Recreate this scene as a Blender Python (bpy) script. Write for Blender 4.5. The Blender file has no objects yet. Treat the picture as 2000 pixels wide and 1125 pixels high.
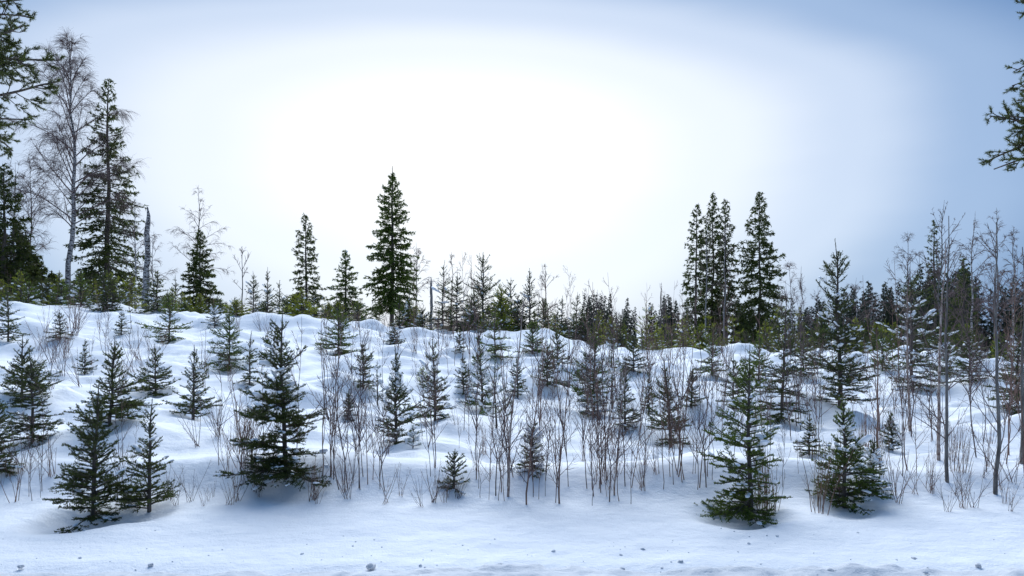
import bpy, math
import numpy as np
from math import radians, sin, cos, pi

# ------------------------------------------------------------------ camera, sky, sun, exposure
scene = bpy.context.scene
col = scene.collection
F, HZ, CX, EYE = 1333.33, 650.0, 1000.0, 1.6      # focal length in photo pixels, horizon row, centre column, eye height

cam_d = bpy.data.cameras.new('camera')
cam_d.lens, cam_d.sensor_width = 24.0, 36.0
cam_d.shift_y = (HZ - 562.5) / 2000.0
cam_d.clip_end, cam_d.clip_start = 6000.0, 0.05
cam = bpy.data.objects.new('camera', cam_d)
col.objects.link(cam)
cam.location = (0, 0, EYE)
cam.rotation_euler = (radians(90), 0, 0)
scene.camera = cam

SUN_EL, SUN_AZ = radians(42.0), radians(-4.0)      # veiled sun ahead of the camera, a little to the left (azimuth from +Y to +X)
GLOW_EL = radians(15.0)                            # the thin cloud is brightest somewhat below the sun
SUN_DIR = (sin(SUN_AZ) * cos(SUN_EL), cos(SUN_AZ) * cos(SUN_EL), sin(SUN_EL))
sun_d = bpy.data.lights.new('sun', 'SUN')
sun_d.energy, sun_d.angle, sun_d.color = 1.3, radians(60), (0.87, 0.935, 1.0)
sun = bpy.data.objects.new('sun', sun_d)
col.objects.link(sun)
sun.rotation_euler = (radians(90) - SUN_EL, 0, pi - SUN_AZ)
sun.location = (0, 0, 40)

scene.view_settings.view_transform = 'Standard'
scene.view_settings.look = 'None'
scene.view_settings.exposure = 1.72
scene.view_settings.gamma = 1.0
scene.view_settings.use_curve_mapping = False
scene.cycles.max_bounces = 6
scene.cycles.diffuse_bounces = 3
scene.cycles.transmission_bounces = 3
scene.cycles.transparent_max_bounces = 4


def make_world():
    w = bpy.data.worlds.new('World')
    scene.world = w
    w.use_nodes = True
    nt = w.node_tree
    nt.nodes.clear()
    N, L = nt.nodes.new, nt.links.new

    def math_(op, a, b=None, c=None, clamp=False):
        n = N('ShaderNodeMath')
        n.operation, n.use_clamp = op, clamp
        for i, v in enumerate((a, b, c)):
            if v is None:
                continue
            if isinstance(v, (int, float)):
                n.inputs[i].default_value = v
            else:
                L(v, n.inputs[i])
        return n.outputs[0]
    sky = N('ShaderNodeTexSky')
    sky.sky_type = 'NISHITA'
    sky.sun_disc = False
    sky.sun_elevation = SUN_EL
    sky.sun_rotation = SUN_AZ
    sky.air_density, sky.dust_density, sky.ozone_density = 1.0, 0.6, 2.0
    tc = N('ShaderNodeTexCoord')
    nrm = N('ShaderNodeVectorMath'); nrm.operation = 'NORMALIZE'
    L(tc.outputs['Generated'], nrm.inputs[0])
    # the veiled sun lights a bank of thin cloud that is wider than it is high
    sep = N('ShaderNodeSeparateXYZ'); L(nrm.outputs[0], sep.inputs[0])
    az = math_('SUBTRACT', math_('ARCTAN2', sep.outputs[0], sep.outputs[1]), SUN_AZ)
    el = math_('SUBTRACT', math_('ARCSINE', sep.outputs[2]), GLOW_EL)
    el = math_('ADD', el, math_('MULTIPLY', math_('MAXIMUM', el, 0.0), 0.6))
    ang = math_('MULTIPLY', math_('SQRT', math_('ADD', math_('POWER', math_('ABSOLUTE', math_('MULTIPLY', az, 0.55)), 2.0), math_('POWER', math_('ABSOLUTE', el), 2.0))), 180 / pi)
    # streaky thin cloud bends the edge of the glow
    mp = N('ShaderNodeMapping'); mp.inputs['Scale'].default_value = (1.0, 1.0, 4.5)
    L(nrm.outputs[0], mp.inputs['Vector'])
    nz = N('ShaderNodeTexNoise'); nz.inputs['Scale'].default_value = 2.2
    nz.inputs['Detail'].default_value = 3.0; nz.inputs['Roughness'].default_value = 0.45
    L(mp.outputs[0], nz.inputs['Vector'])
    wob = math_('MULTIPLY', math_('SUBTRACT', nz.outputs['Fac'], 0.5), 3.0)
    ang2 = math_('ADD', ang, wob)
    ramp = N('ShaderNodeValToRGB')
    ramp.color_ramp.interpolation = 'EASE'
    cr = ramp.color_ramp
    stops = [(0.0, (1.03, 1.03, 1.04)), (6, (0.96, 0.97, 0.99)), (12, (0.79, 0.845, 0.93)), (17, (0.56, 0.655, 0.81)),
             (21, (0.31, 0.435, 0.645)), (27, (0.09, 0.205, 0.43)), (90, (0.09, 0.20, 0.41))]
    stops = [(a, tuple(v / 3.03 for v in c)) for a, c in stops]
    for i, (a, c) in enumerate(stops):
        e = cr.elements[i] if i < 2 else cr.elements.new(a / 90)
        e.position = a / 90
        e.color = (*c, 1)
    L(math_('DIVIDE', ang2, 90.0, clamp=True), ramp.inputs['Fac'])
    b1 = N('ShaderNodeBackground'); b1.inputs['Strength'].default_value = 0.10
    L(sky.outputs[0], b1.inputs['Color'])
    b2 = N('ShaderNodeBackground'); b2.inputs['Strength'].default_value = 1.0
    L(ramp.outputs['Color'], b2.inputs['Color'])
    mx = N('ShaderNodeMixShader'); mx.inputs['Fac'].default_value = 0.96     # thin cloud veils most of the clear sky
    L(b1.outputs[0], mx.inputs[1]); L(b2.outputs[0], mx.inputs[2])
    out = N('ShaderNodeOutputWorld')
    L(mx.outputs[0], out.inputs['Surface'])


make_world()

# ------------------------------------------------------------------ materials
MATS = {}


def node_mat(name, build):
    m = bpy.data.materials.new(name)
    m.use_nodes = True
    nt = m.node_tree
    nt.nodes.clear()
    out = nt.nodes.new('ShaderNodeOutputMaterial')
    sh = build(nt.nodes.new, nt.links.new)
    nt.links.new(sh, out.inputs['Surface'])
    MATS[name] = m


def princ(N, rough=0.8, spec=0.2):
    p = N('ShaderNodeBsdfPrincipled')
    p.inputs['Roughness'].default_value = rough
    p.inputs['Specular IOR Level'].default_value = spec
    return p


def noise(N, L, scale, detail=3, rough=0.5, vec='Object', stretch=None):
    tc = N('ShaderNodeTexCoord')
    n = N('ShaderNodeTexNoise')
    n.inputs['Scale'].default_value = scale
    n.inputs['Detail'].default_value = detail
    n.inputs['Roughness'].default_value = rough
    src = tc.outputs[vec]
    if stretch:
        mp = N('ShaderNodeMapping'); mp.inputs['Scale'].default_value = stretch
        L(src, mp.inputs['Vector']); src = mp.outputs[0]
    L(src, n.inputs['Vector'])
    return n.outputs['Fac']


def ramp2(N, L, fac, c0, c1, p0=0.3, p1=0.7):
    r = N('ShaderNodeValToRGB')
    r.color_ramp.elements[0].position, r.color_ramp.elements[1].position = p0, p1
    r.color_ramp.elements[0].color, r.color_ramp.elements[1].color = (*c0, 1), (*c1, 1)
    L(fac, r.inputs['Fac'])
    return r.outputs['Color']


def snow_build(c0, c1, bumps, rough=0.7, spec=0.10):
    def f(N, L):
        p = princ(N, rough, spec)
        L(ramp2(N, L, noise(N, L, 1.3, 4), c0, c1), p.inputs['Base Color'])
        prev = None
        for scale, dist, stretch in bumps:
            b = N('ShaderNodeBump'); b.inputs['Strength'].default_value = 1.0; b.inputs['Distance'].default_value = dist
            L(noise(N, L, scale, 4, 0.6, stretch=stretch), b.inputs['Height'])
            if prev:
                L(prev, b.inputs['Normal'])
            prev = b.outputs[0]
        L(prev, p.inputs['Normal'])
        return p.outputs[0]
    return f


node_mat('snow_ground', snow_build((0.86, 0.87, 0.885), (0.90, 0.905, 0.915), [(3.0, 0.025, (0.6, 1.2, 1)), (9.0, 0.012, None), (70.0, 0.005, None)]))
node_mat('snow_road', snow_build((0.58, 0.60, 0.63), (0.72, 0.73, 0.75), [(2.5, 0.03, (0.25, 1, 1)), (18.0, 0.012, (0.6, 1, 1)), (75.0, 0.006, None)], 0.7, 0.1))
node_mat('snow_clump', snow_build((0.87, 0.88, 0.90), (0.91, 0.915, 0.92), [(40.0, 0.006, None)]))


def needle_build(dark, light, trans=0.3):
    def f(N, L):
        at = N('ShaderNodeAttribute'); at.attribute_name = 'tone'
        oi = N('ShaderNodeObjectInfo')
        mx = N('ShaderNodeMath'); mx.operation = 'MULTIPLY_ADD'
        L(oi.outputs['Random'], mx.inputs[0]); mx.inputs[1].default_value = 0.3
        L(at.outputs['Fac'], mx.inputs[2])
        c = ramp2(N, L, mx.outputs[0], dark, light, 0.1, 1.1)
        p = princ(N, 0.55, 0.3)
        L(c, p.inputs['Base Color'])
        t = N('ShaderNodeBsdfTranslucent')
        L(c, t.inputs['Color'])
        m = N('ShaderNodeMixShader'); m.inputs['Fac'].default_value = trans
        L(p.outputs[0], m.inputs[1]); L(t.outputs[0], m.inputs[2])
        return m.outputs[0]
    return f


node_mat('needles_dark', needle_build((0.026, 0.041, 0.012), (0.100, 0.125, 0.026), 0.42))
node_mat('needles_green', needle_build((0.036, 0.066, 0.012), (0.125, 0.175, 0.026), 0.5))
node_mat('needles_bright', needle_build((0.120, 0.150, 0.014), (0.300, 0.325, 0.034), 0.6))
node_mat('needles_frosted', needle_build((0.10, 0.13, 0.085), (0.30, 0.34, 0.30), 0.3))
node_mat('needles_far', needle_build((0.014, 0.022, 0.014), (0.034, 0.048, 0.024), 0.2))


def bark_build(c0, c1, scale=25, stretch=(1, 1, 0.25), p0=0.35, p1=0.65):
    def f(N, L):
        p = princ(N, 0.85, 0.15)
        nz = noise(N, L, scale, 4, 0.6, stretch=stretch)
        L(ramp2(N, L, nz, c0, c1, p0, p1), p.inputs['Base Color'])
        b = N('ShaderNodeBump'); b.inputs['Distance'].default_value = 0.01; b.inputs['Strength'].default_value = 0.8
        L(nz, b.inputs['Height']); L(b.outputs[0], p.inputs['Normal'])
        return p.outputs[0]
    return f


node_mat('bark_spruce', bark_build((0.055, 0.045, 0.038), (0.15, 0.125, 0.105)))
node_mat('bark_twig', bark_build((0.13, 0.080, 0.062), (0.30, 0.19, 0.15)))
node_mat('bark_twig_dark', bark_build((0.085, 0.060, 0.056), (0.20, 0.142, 0.132)))
node_mat('bark_alder', bark_build((0.09, 0.08, 0.072), (0.24, 0.22, 0.20)))
node_mat('bark_birch', bark_build((0.045, 0.038, 0.036), (0.46, 0.43, 0.41), 6, (1, 1, 1.8), 0.42, 0.56))
node_mat('bark_birch_young', bark_build((0.16, 0.09, 0.065), (0.50, 0.42, 0.37), 14, (1, 1, 1.2), 0.35, 0.6))
node_mat('bark_grey_dead', bark_build((0.12, 0.11, 0.105), (0.30, 0.28, 0.27)))
node_mat('straw', bark_build((0.16, 0.10, 0.055), (0.32, 0.22, 0.12)))

# ------------------------------------------------------------------ mesh helpers
ICO = {}


def ico(sub):
    if sub not in ICO:
        import bmesh
        bm = bmesh.new()
        bmesh.ops.create_icosphere(bm, subdivisions=sub, radius=1)
        bm.verts.ensure_lookup_table()
        ICO[sub] = (np.array([v.co[:] for v in bm.verts]), np.array([[v.index for v in f.verts] for f in bm.faces]))
        bm.free()
    return ICO[sub]


class MB:
    """collects triangles, each with a material slot and a tone, into one mesh"""
    def __init__(self):
        self.v, self.f, self.m, self.t, self.n = [], [], [], [], 0

    def add(self, v, f, mat=0, tone=0.5):
        if len(v) == 0:
            return
        v = np.asarray(v, np.float32)
        f = np.asarray(f, np.int64)
        self.v.append(v); self.f.append(f + self.n)
        self.m.append(np.full(len(f), mat, np.int32))
        self.t.append(np.broadcast_to(np.asarray(tone, np.float32), (len(v),)))
        self.n += len(v)

    def mesh(self, name, mats, smooth=True):
        me = bpy.data.meshes.new(name)
        v = np.concatenate(self.v) if self.v else np.zeros((0, 3), np.float32)
        f = np.concatenate(self.f) if self.f else np.zeros((0, 3), np.int64)
        me.vertices.add(len(v)); me.vertices.foreach_set('co', v.ravel())
        me.loops.add(f.size); me.loops.foreach_set('vertex_index', f.ravel().astype(np.int32))
        me.polygons.add(len(f))
        me.polygons.foreach_set('loop_start', np.arange(0, f.size, 3, dtype=np.int32))
        me.polygons.foreach_set('material_index', np.concatenate(self.m))
        me.polygons.foreach_set('use_smooth', np.full(len(f), smooth))
        for m in mats:
            me.materials.append(MATS[m])
        a = me.attributes.new('tone', 'FLOAT', 'POINT')
        a.data.foreach_set('value', np.concatenate(self.t).astype(np.float32))
        me.update(calc_edges=True)
        return me

    # polylines P [N,K,3] with radii R [N,K]
    def tubes(self, P, R, sides=4, mat=0, tone=0.5, cap=False):
        P = np.asarray(P, float); R = np.asarray(R, float)
        if P.size == 0:
            return
        Nn, K = P.shape[:2]
        T = np.gradient(P, axis=1)
        T /= np.linalg.norm(T, axis=2, keepdims=True) + 1e-9
        mean = P[:, -1] - P[:, 0]
        ref = np.where(np.abs(mean[:, 2:3]) > 0.8 * np.linalg.norm(mean, axis=1, keepdims=True), [[1.0, 0, 0]], [[0, 0, 1.0]])
        U = np.cross(T, ref[:, None, :]); U /= np.linalg.norm(U, axis=2, keepdims=True) + 1e-9
        V = np.cross(T, U)
        a = np.arange(sides) * 2 * pi / sides
        ring = P[:, :, None, :] + R[:, :, None, None] * (np.cos(a)[None, None, :, None] * U[:, :, None, :] + np.sin(a)[None, None, :, None] * V[:, :, None, :])
        v = ring.reshape(-1, 3)
        i = np.arange(Nn)[:, None, None] * K * sides + np.arange(K - 1)[None, :, None] * sides
        j = np.arange(sides)[None, None, :]; j2 = (j + 1) % sides
        A, B, C, D = i + j, i + j2, i + sides + j2, i + sides + j
        f = np.concatenate([np.stack([A, B, C], -1).reshape(-1, 3), np.stack([A, C, D], -1).reshape(-1, 3)])
        self.add(v, f, mat, tone)
        if cap:
            for k in range(Nn):
                b = np.vstack([ring[k, -1], P[k, -1:]])
                self.add(b, [[q, (q + 1) % sides, sides] for q in range(sides)], mat, tone)

    def needles(self, rng, P, per_m, length, width, mat=0, spread=(0.7, 1.2), up=0.5, tone=None, tone_var=0.25):
        """short narrow triangles standing off the polylines P [N,K,3]"""
        if len(P) == 0:
            return
        A = P[:, :-1].reshape(-1, 3); B = P[:, 1:].reshape(-1, 3)
        tw = np.repeat(np.arange(len(P)), P.shape[1] - 1)
        ln = np.linalg.norm(B - A, axis=1)
        cnt = rng.poisson(ln * per_m)
        k = np.repeat(np.arange(len(A)), cnt)
        if len(k) == 0:
            return
        s = rng.random((len(k), 1))
        p = A[k] * (1 - s) + B[k] * s
        t = (B - A)[k] / (ln[k][:, None] + 1e-9)
        q = rng.normal(size=(len(k), 3)); q[:, 2] += up
        q -= t * (q * t).sum(1, keepdims=True)
        q /= np.linalg.norm(q, axis=1, keepdims=True) + 1e-9
        a = rng.uniform(*spread, (len(k), 1))
        d = t * np.cos(a) + q * np.sin(a)
        sd = np.cross(d, rng.normal(size=(len(k), 3)))
        sd /= np.linalg.norm(sd, axis=1, keepdims=True) + 1e-9
        le = length * rng.uniform(0.7, 1.2, (len(k), 1)); w = width * rng.uniform(0.8, 1.2, (len(k), 1))
        v = np.stack([p - sd * w / 2, p + sd * w / 2, p + d * le], 1).reshape(-1, 3)
        base = rng.random(len(P)) if tone is None else np.full(len(P), tone)
        tn = np.clip(base[tw[k]] * 0.6 + rng.normal(0, tone_var, len(k)) + 0.2, 0, 1)
        self.add(v, np.arange(len(v)).reshape(-1, 3), mat, np.repeat(tn, 3))

    def blobs(self, rng, p, d, size, mat=0, flat=0.5, long=1.8, sub=1):
        """soft snow lumps at p, drawn out along d"""
        if len(p) == 0:
            return
        bv, bf = ico(sub)
        d = d.copy(); d /= np.linalg.norm(d, axis=1, keepdims=True) + 1e-9
        s = np.cross(d, [0, 0, 1.0]); s /= np.linalg.norm(s, axis=1, keepdims=True) + 1e-9
        u = np.cross(s, d)
        r = 1 + rng.normal(0, 0.13, (len(p), len(bv)))
        b = bv[None] * r[:, :, None]
        sz = size[:, None, None] if np.ndim(size) else size
        lg = rng.uniform(0.8, long, (len(p), 1, 1))
        wd = rng.uniform(0.7, 1.1, (len(p), 1, 1))
        v = p[:, None] + sz * (b[:, :, 0:1] * d[:, None] * lg + b[:, :, 1:2] * s[:, None] * wd + b[:, :, 2:3] * u[:, None] * flat)
        f = bf[None] + (np.arange(len(p)) * len(bv))[:, None, None]
        self.add(v.reshape(-1, 3), f.reshape(-1, 3), mat)


def along(P, idx, s):
    """points and tangents at fraction s on polylines P[idx]"""
    K = P.shape[1]
    x = np.clip(s * (K - 1), 0, K - 1.001)
    k = x.astype(int); fr = (x - k)[:, None]
    a, b = P[idx, k], P[idx, k + 1]
    t = b - a
    t = t / (np.linalg.norm(t, axis=1, keepdims=True) + 1e-9)
    return a * (1 - fr) + b * fr, t


def grow(base, d, L, K, bend=0.0, jit=0.0, rng=None, bend_end=None):
    """polylines from base along d; bend < 0 droops, > 0 turns up; bend_end is the bend at the tip"""
    Nn = len(base)
    P = np.zeros((Nn, K, 3)); P[:, 0] = base
    d = d / (np.linalg.norm(d, axis=1, keepdims=True) + 1e-9)
    L = np.broadcast_to(np.asarray(L, float), (Nn,))
    b0 = np.broadcast_to(np.asarray(bend, float), (Nn,))
    b1 = b0 if bend_end is None else np.broadcast_to(np.asarray(bend_end, float), (Nn,))
    for k in range(1, K):
        P[:, k] = P[:, k - 1] + d * (L / (K - 1))[:, None]
        fr = k / (K - 1)
        d = d + np.array([0, 0, 1.0]) * ((b0 * (1 - fr) + b1 * fr) / (K - 1))[:, None]
        if jit:
            d = d + rng.normal(0, jit, d.shape)
        d = d / (np.linalg.norm(d, axis=1, keepdims=True) + 1e-9)
    return P


def children(rng, P, n_each, s0, s1, ang, K, length, bend=0.0, jit=0.05, planar=0.0, bend_end=None, min_len=0.0):
    """side shoots on polylines P; length(s, parent_length) gives theirs; planar flattens the spray"""
    n_each = np.broadcast_to(np.asarray(n_each, int), (len(P),))
    idx = np.repeat(np.arange(len(P)), n_each)
    if len(idx) == 0:
        return np.zeros((0, K, 3)), idx, np.zeros(0)
    s = rng.uniform(s0, s1, len(idx))
    p, t = along(P, idx, s)
    pl = np.linalg.norm(np.diff(P, axis=1), axis=2).sum(1)[idx]
    up = np.array([0, 0, 1.0]) - t * t[:, 2:3]
    up /= np.linalg.norm(up, axis=1, keepdims=True) + 1e-9
    side = np.cross(t, up)
    if planar > 0:
        sg = np.where(rng.random(len(idx)) < 0.5, -1, 1)[:, None]
        q = side * sg + up * rng.normal(0, 1 - planar, (len(idx), 1))
    else:
        a = rng.uniform(0, 2 * pi, (len(idx), 1))
        q = side * np.cos(a) + up * np.sin(a)
    q /= np.linalg.norm(q, axis=1, keepdims=True) + 1e-9
    a = np.asarray(ang(s) if callable(ang) else rng.uniform(ang[0], ang[1], len(idx)))[:, None]
    d = t * np.cos(a) + q * np.sin(a)
    Ln = length(s, pl) * rng.uniform(0.7, 1.2, len(idx))
    keep = Ln > min_len
    C = grow(p[keep], d[keep], Ln[keep], K, bend, jit, rng, bend_end)
    return C, idx[keep], s[keep]


# ------------------------------------------------------------------ terrain
def hash2(i, j, seed):
    h = (i.astype(np.int64) * 374761393 + j.astype(np.int64) * 668265263 + seed * 1442695041) & 0x7fffffff
    h = ((h ^ (h >> 13)) * 1274126177) & 0x7fffffff
    return ((h ^ (h >> 16)) & 0xffffff) / float(0xffffff)


def vnoise(x, y, seed):
    i, j = np.floor(x), np.floor(y)
    u, v = x - i, y - j
    u = u * u * u * (u * (u * 6 - 15) + 10); v = v * v * v * (v * (v * 6 - 15) + 10)
    a, b, c, d = hash2(i, j, seed), hash2(i + 1, j, seed), hash2(i, j + 1, seed), hash2(i + 1, j + 1, seed)
    return (a * (1 - u) + b * u) * (1 - v) + (c * (1 - u) + d * u) * v


def sstep(a, b, x):
    t = np.clip((x - a) / (b - a), 0, 1)
    return t * t * (3 - 2 * t)


CREST = 30.0
CR_X = np.array([-60, -22.5, -18, -13.5, -11, -8, -4.5, -1, 1.5, 3.4, 5.6, 9, 12, 16, 19, 22.5, 60.0])
CR_PY = np.array([604, 604, 603, 622, 632, 641, 650, 654, 660, 676, 690, 695, 695, 696, 712, 735, 745.0])
CR_Z = EYE + (HZ - CR_PY) / F * CREST
WELLS = []                                        # (x, y, radius, depth): snow wells under near trees


def mounds(x, y):
    out = np.zeros_like(x)
    for cell, amp, seed in ((2.3, 0.42, 3), (1.35, 0.32, 8), (0.7, 0.07, 14), (0.5, -0.05, 19)):
        ci, cj = np.floor(x / cell), np.floor(y / cell)
        for di in (-1, 0, 1):
            for dj in (-1, 0, 1):
                i, j = ci + di, cj + dj
                px = (i + 0.2 + 0.6 * hash2(i, j, seed)) * cell
                py = (j + 0.2 + 0.6 * hash2(i, j, seed + 1)) * cell
                hh = hash2(i, j, seed + 2)
                rx = cell * (0.30 + 0.22 * hash2(i, j, seed + 4))
                ry = cell * (0.24 + 0.14 * hash2(i, j, seed + 5))
                dd = ((x - px) / rx) ** 2 + ((y - py) / ry) ** 2
                out += amp * np.clip(hh - 0.25, 0, 1) * 1.3 * np.exp(-dd)
    return out


def height(x, y):
    x = np.asarray(x, float); y = np.asarray(y, float)
    zc = np.interp(x * CREST / np.maximum(y, CREST), CR_X, CR_Z)
    t = np.clip((y - 6.3) / (CREST - 6.3), 0, 1)
    up = zc * (0.75 * t + 0.25 * t * t)
    far = EYE + (zc - EYE) * np.minimum(y, 130.0) / CREST - 0.25 * sstep(CREST, CREST + 12, y)
    z = np.where(y < CREST, up, far)
    # roadside bank and the hollow behind it
    edge = 6.35 + 0.5 * (vnoise(x * 0.35, x * 0 + 3.3, 21) - 0.5)
    bank = 0.15 + 0.15 * vnoise(x * 0.45, x * 0 + 9.1, 22)
    z = z + bank * np.exp(-((y - edge - 0.45) / np.where(y < edge + 0.45, 0.34, 0.75)) ** 2) * (y > 0)
    z = z + 0.05 * sstep(4.7, 6.0, y) * (y < 60)
    a = sstep(edge + 0.2, edge + 1.8, y) * (1 - sstep(60, 140, y))
    z = z + a * (mounds(x, y) * (0.55 + 0.9 * vnoise(x * 0.31, y * 0.31, 15)) - 0.12 + 0.35 * (vnoise(x * 0.23, y * 0.23, 5) - 0.5)
             + 0.09 * (1 - np.abs(2 * vnoise(x * 0.55 + 0.3 * y, y * 0.8, 16) - 1)) ** 2 + 0.06 * (1 - np.abs(2 * vnoise(x * 1.5, y * 2.1, 17) - 1)) ** 4)
    z = z + 0.03 * (vnoise(x * 1.7, y * 1.7, 6) - 0.5) * sstep(4.8, 6.0, y)
    z = z + 0.012 * (vnoise(x * 6, y * 7, 7) - 0.5) * (y < 25)
    z = z - 0.07 * (1 - sstep(4.15, 4.6, np.abs(y - 0.2)))       # the ploughed road lies in this trough
    for wx, wy, r, dp in WELLS:
        m = (np.abs(x - wx) < 3.2 * r) & (np.abs(y - wy) < 3.2 * r)
        if m.any():
            xm, ym = x[m], y[m]
            d = np.hypot(xm - wx, ym - wy) / r * (0.75 + 0.6 * vnoise(xm * 3.1, ym * 3.1, 40))
            z[m] -= dp * np.exp(-d ** 3)
    return z


def at(px, py):
    """the point of the snow surface seen at a photo pixel"""
    Y = np.geomspace(4.0, 160, 1800)
    X = (px - CX) / F * Y
    Z = EYE + (HZ - py) / F * Y
    g = height(X, Y)
    hit = np.nonzero(g >= Z)[0]
    k = hit[0] if len(hit) else -1
    return float(X[k]), float(Y[k]), float(g[k])


def on(px, Y):
    x = (px - CX) / F * Y
    return x, Y, float(height(np.array([x]), np.array([Y]))[0])


# ------------------------------------------------------------------ objects
def link(name, me, parent=None, kind=None):
    o = bpy.data.objects.new(name, me)
    col.objects.link(o)
    if parent is not None:
        o.parent = parent
    if kind:
        o['kind'] = kind
    return o


def thing(name, label, cat, loc, group=None, rz=0.0, tilt=(0, 0), scale=1.0):
    o = bpy.data.objects.new(name, None)
    o.empty_display_size = 0.2
    col.objects.link(o)
    o.location = loc
    o.rotation_euler = (tilt[0], tilt[1], rz)
    o.scale = (scale,) * 3 if np.ndim(scale) == 0 else scale
    o['label'], o['category'] = label, cat
    if group:
        o['group'] = group
    return o


def make(name, label, cat, loc, parts, group=None, rz=0.0, tilt=(0, 0), scale=1.0):
    """parts: [(part name, mesh)]; crowns and snow are too fine to pick apart"""
    t = thing(name, label, cat, loc, group, rz, tilt, scale)
    for n, me in parts:
        if me is not None and len(me.polygons):
            link(n, me, t, 'stuff' if n in ('crown', 'snow_load', 'snow_cap', 'branch_stubs') else None)
    return t


# ------------------------------------------------------------------ conifers
def young_spruce(seed, h, r, needle='needles_dark', ns=1.0, sparse=0.5, snow=0.0, leader=0.16, up=0.5, lean=(0, 0), skirt=True, bare=0.0, snow_size=1.0):
    """young Norway spruce: whorled branches with flat sprays of needled shoots. ns coarsens the needles with distance."""
    rng = np.random.default_rng(seed)
    tr = MB(); cr = MB(); sn = MB()
    K = 9
    zz = np.linspace(-0.15, 1, K)
    wob = np.cumsum(rng.normal(0, 0.006 * h, (K, 2)), 0)
    trunk = np.column_stack([wob[:, 0] + lean[0] * h * zz ** 2, wob[:, 1] + lean[1] * h * zz ** 2, zz * h])[None]
    r0 = 0.011 * h + 0.005
    tr.tubes(trunk, (r0 * (1 - np.clip(zz, 0, 1)) ** 0.8 + 0.0022 * ns ** 0.6)[None], 7, 0)
    # whorls
    spacing = h * 0.115
    z = h * (1 - leader); heights = []; k = 0
    zmin = h * (0.02 if skirt else 0.10) + bare * h
    while z > zmin:
        heights.append((z, 5 if k > 0 else 4, True))
        gap = spacing * rng.uniform(0.7, 1.3) * (1 - 0.03 * k)
        nint = int(round((1 - sparse) * 8 + 0.8))
        for _ in range(nint):
            heights.append((z - gap * rng.uniform(0.12, 0.9), 1, False))
        z -= max(gap, 0.05 * h); k += 1
    base, d, L = [], [], []
    lop, lop_a = rng.uniform(0.05, 0.30), rng.uniform(0, 2 * pi)
    expo, eoff, wph, wfr = rng.uniform(0.62, 1.0), rng.normal(0, 7), rng.uniform(0, 6.28), rng.uniform(1.2, 3.0)
    for z, n, whorl in heights:
        if z < zmin:
            continue
        f = 1 - z / h
        a0 = rng.uniform(0, 2 * pi)
        prof = (f ** expo) * (1 + 0.20 * sin(wph + 6.28 * wfr * f)) * (1.0 if f < 0.9 else 1.0 - 0.25 * (f - 0.9) / 0.1)
        for q in range(n):
            if rng.random() < 0.10:
                continue
            a = a0 + q * 2 * pi / n + rng.normal(0, 0.3)
            ln = (1 + lop * cos(a - lop_a)) * r * prof * rng.uniform(0.66, 1.2) * (1.0 if whorl else rng.uniform(0.5, 0.95)) + 0.02 * h * (f > 0.05)
            el = np.interp(f, [0, 0.2, 0.5, 0.8, 1], np.array([62, 48, 24, 4, -8]) * (0.6 + 0.8 * up)) + rng.normal(0, 9) + eoff
            el = radians(el)
            base.append((z, f)); d.append((cos(a) * cos(el), sin(a) * cos(el), sin(el))); L.append(ln)
    base = np.array(base); d = np.array(d); L = np.array(L)
    s = (base[:, 0] / h + 0.15) / 1.15
    p, _ = along(np.repeat(trunk, len(s), 0), np.arange(len(s)), s)
    Pb = grow(p, d, L, 6, -0.35 * base[:, 1], 0.035, rng, 0.55)
    rb = (0.004 + 0.010 * L)[:, None] * np.linspace(1, 0.25, 6)[None] * ns ** 0.4
    cr.tubes(Pb, rb, 4 if ns < 2 else 3, 1)
    per = np.maximum(1, (L / (0.034 * max(1, ns * 0.55)) * (1.1 - 0.4 * sparse)).astype(int))
    Lat, li, ls = children(rng, Pb, per, 0.10, 0.97, (0.7, 1.05), 4, lambda s, pl: np.minimum(0.62 * (1 - s) * pl + 0.02, 0.42 * pl), 0.1, 0.05, 0.75, 0.3, 0.012)
    if len(Lat):
        ll = np.linalg.norm(np.diff(Lat, axis=1), axis=2).sum(1)
        if ns < 2.6:
            cr.tubes(Lat, (0.0016 + 0.006 * ll)[:, None] * np.array([1, .8, .6, .4])[None] * ns ** 0.5, 3, 1)
        n3 = (ll / (0.045 * max(1, ns * 0.8)) * (1.1 - 0.4 * sparse)).astype(int)
        T3, _, _ = children(rng, Lat, n3, 0.15, 0.9, (0.65, 1.0), 3, lambda s, pl: 0.5 * (1 - s) * pl + 0.012, 0.1, 0.05, 0.7, 0.2, 0.01)
    else:
        T3 = np.zeros((0, 3, 3)); ll = np.zeros(0)
    nl, nw, dn = 0.0165 * ns ** 0.72, 0.0060 * ns ** 0.93, 385 / ns ** 1.36
    outer = Pb[:, 1:]
    cr.needles(rng, outer, dn, nl, nw, 0)
    cr.needles(rng, Lat, dn, nl, nw, 0)
    cr.needles(rng, T3, dn, nl * 0.9, nw, 0)
    lead = trunk[:, -3:]
    cr.needles(rng, lead, dn * 0.5, nl, nw, 0, (0.4, 0.8))
    if snow > 0:
        # lumps caught on the upper sides of the sprays
        low = base[:, 1] > 0.3
        src = [Pb[low][:, 2:]] + ([Lat[low[li]]] if len(Lat) else [])
        for S, frac in zip(src, (1.0, 0.30)):
            m = rng.random(len(S)) < snow * frac
            S = S[m]
            if len(S) == 0:
                continue
            n = rng.integers(1, 4, len(S))
            idx = np.repeat(np.arange(len(S)), n)
            pp, tt = along(S, idx, rng.uniform(0.05, 0.95, len(idx)))
            sz = rng.gamma(4.0, 0.0042, len(idx)) * snow_size * (0.9 + 0.1 * ns) * (0.7 + 0.15 * h)
            sz = np.clip(sz, 0.006, 0.09 * snow_size)
            pp[:, 2] += 0.004 + sz * 0.35
            sn.blobs(rng, pp, tt, sz, 0, 0.5, 2.2, 2 if ns < 1.25 else 1)
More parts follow.
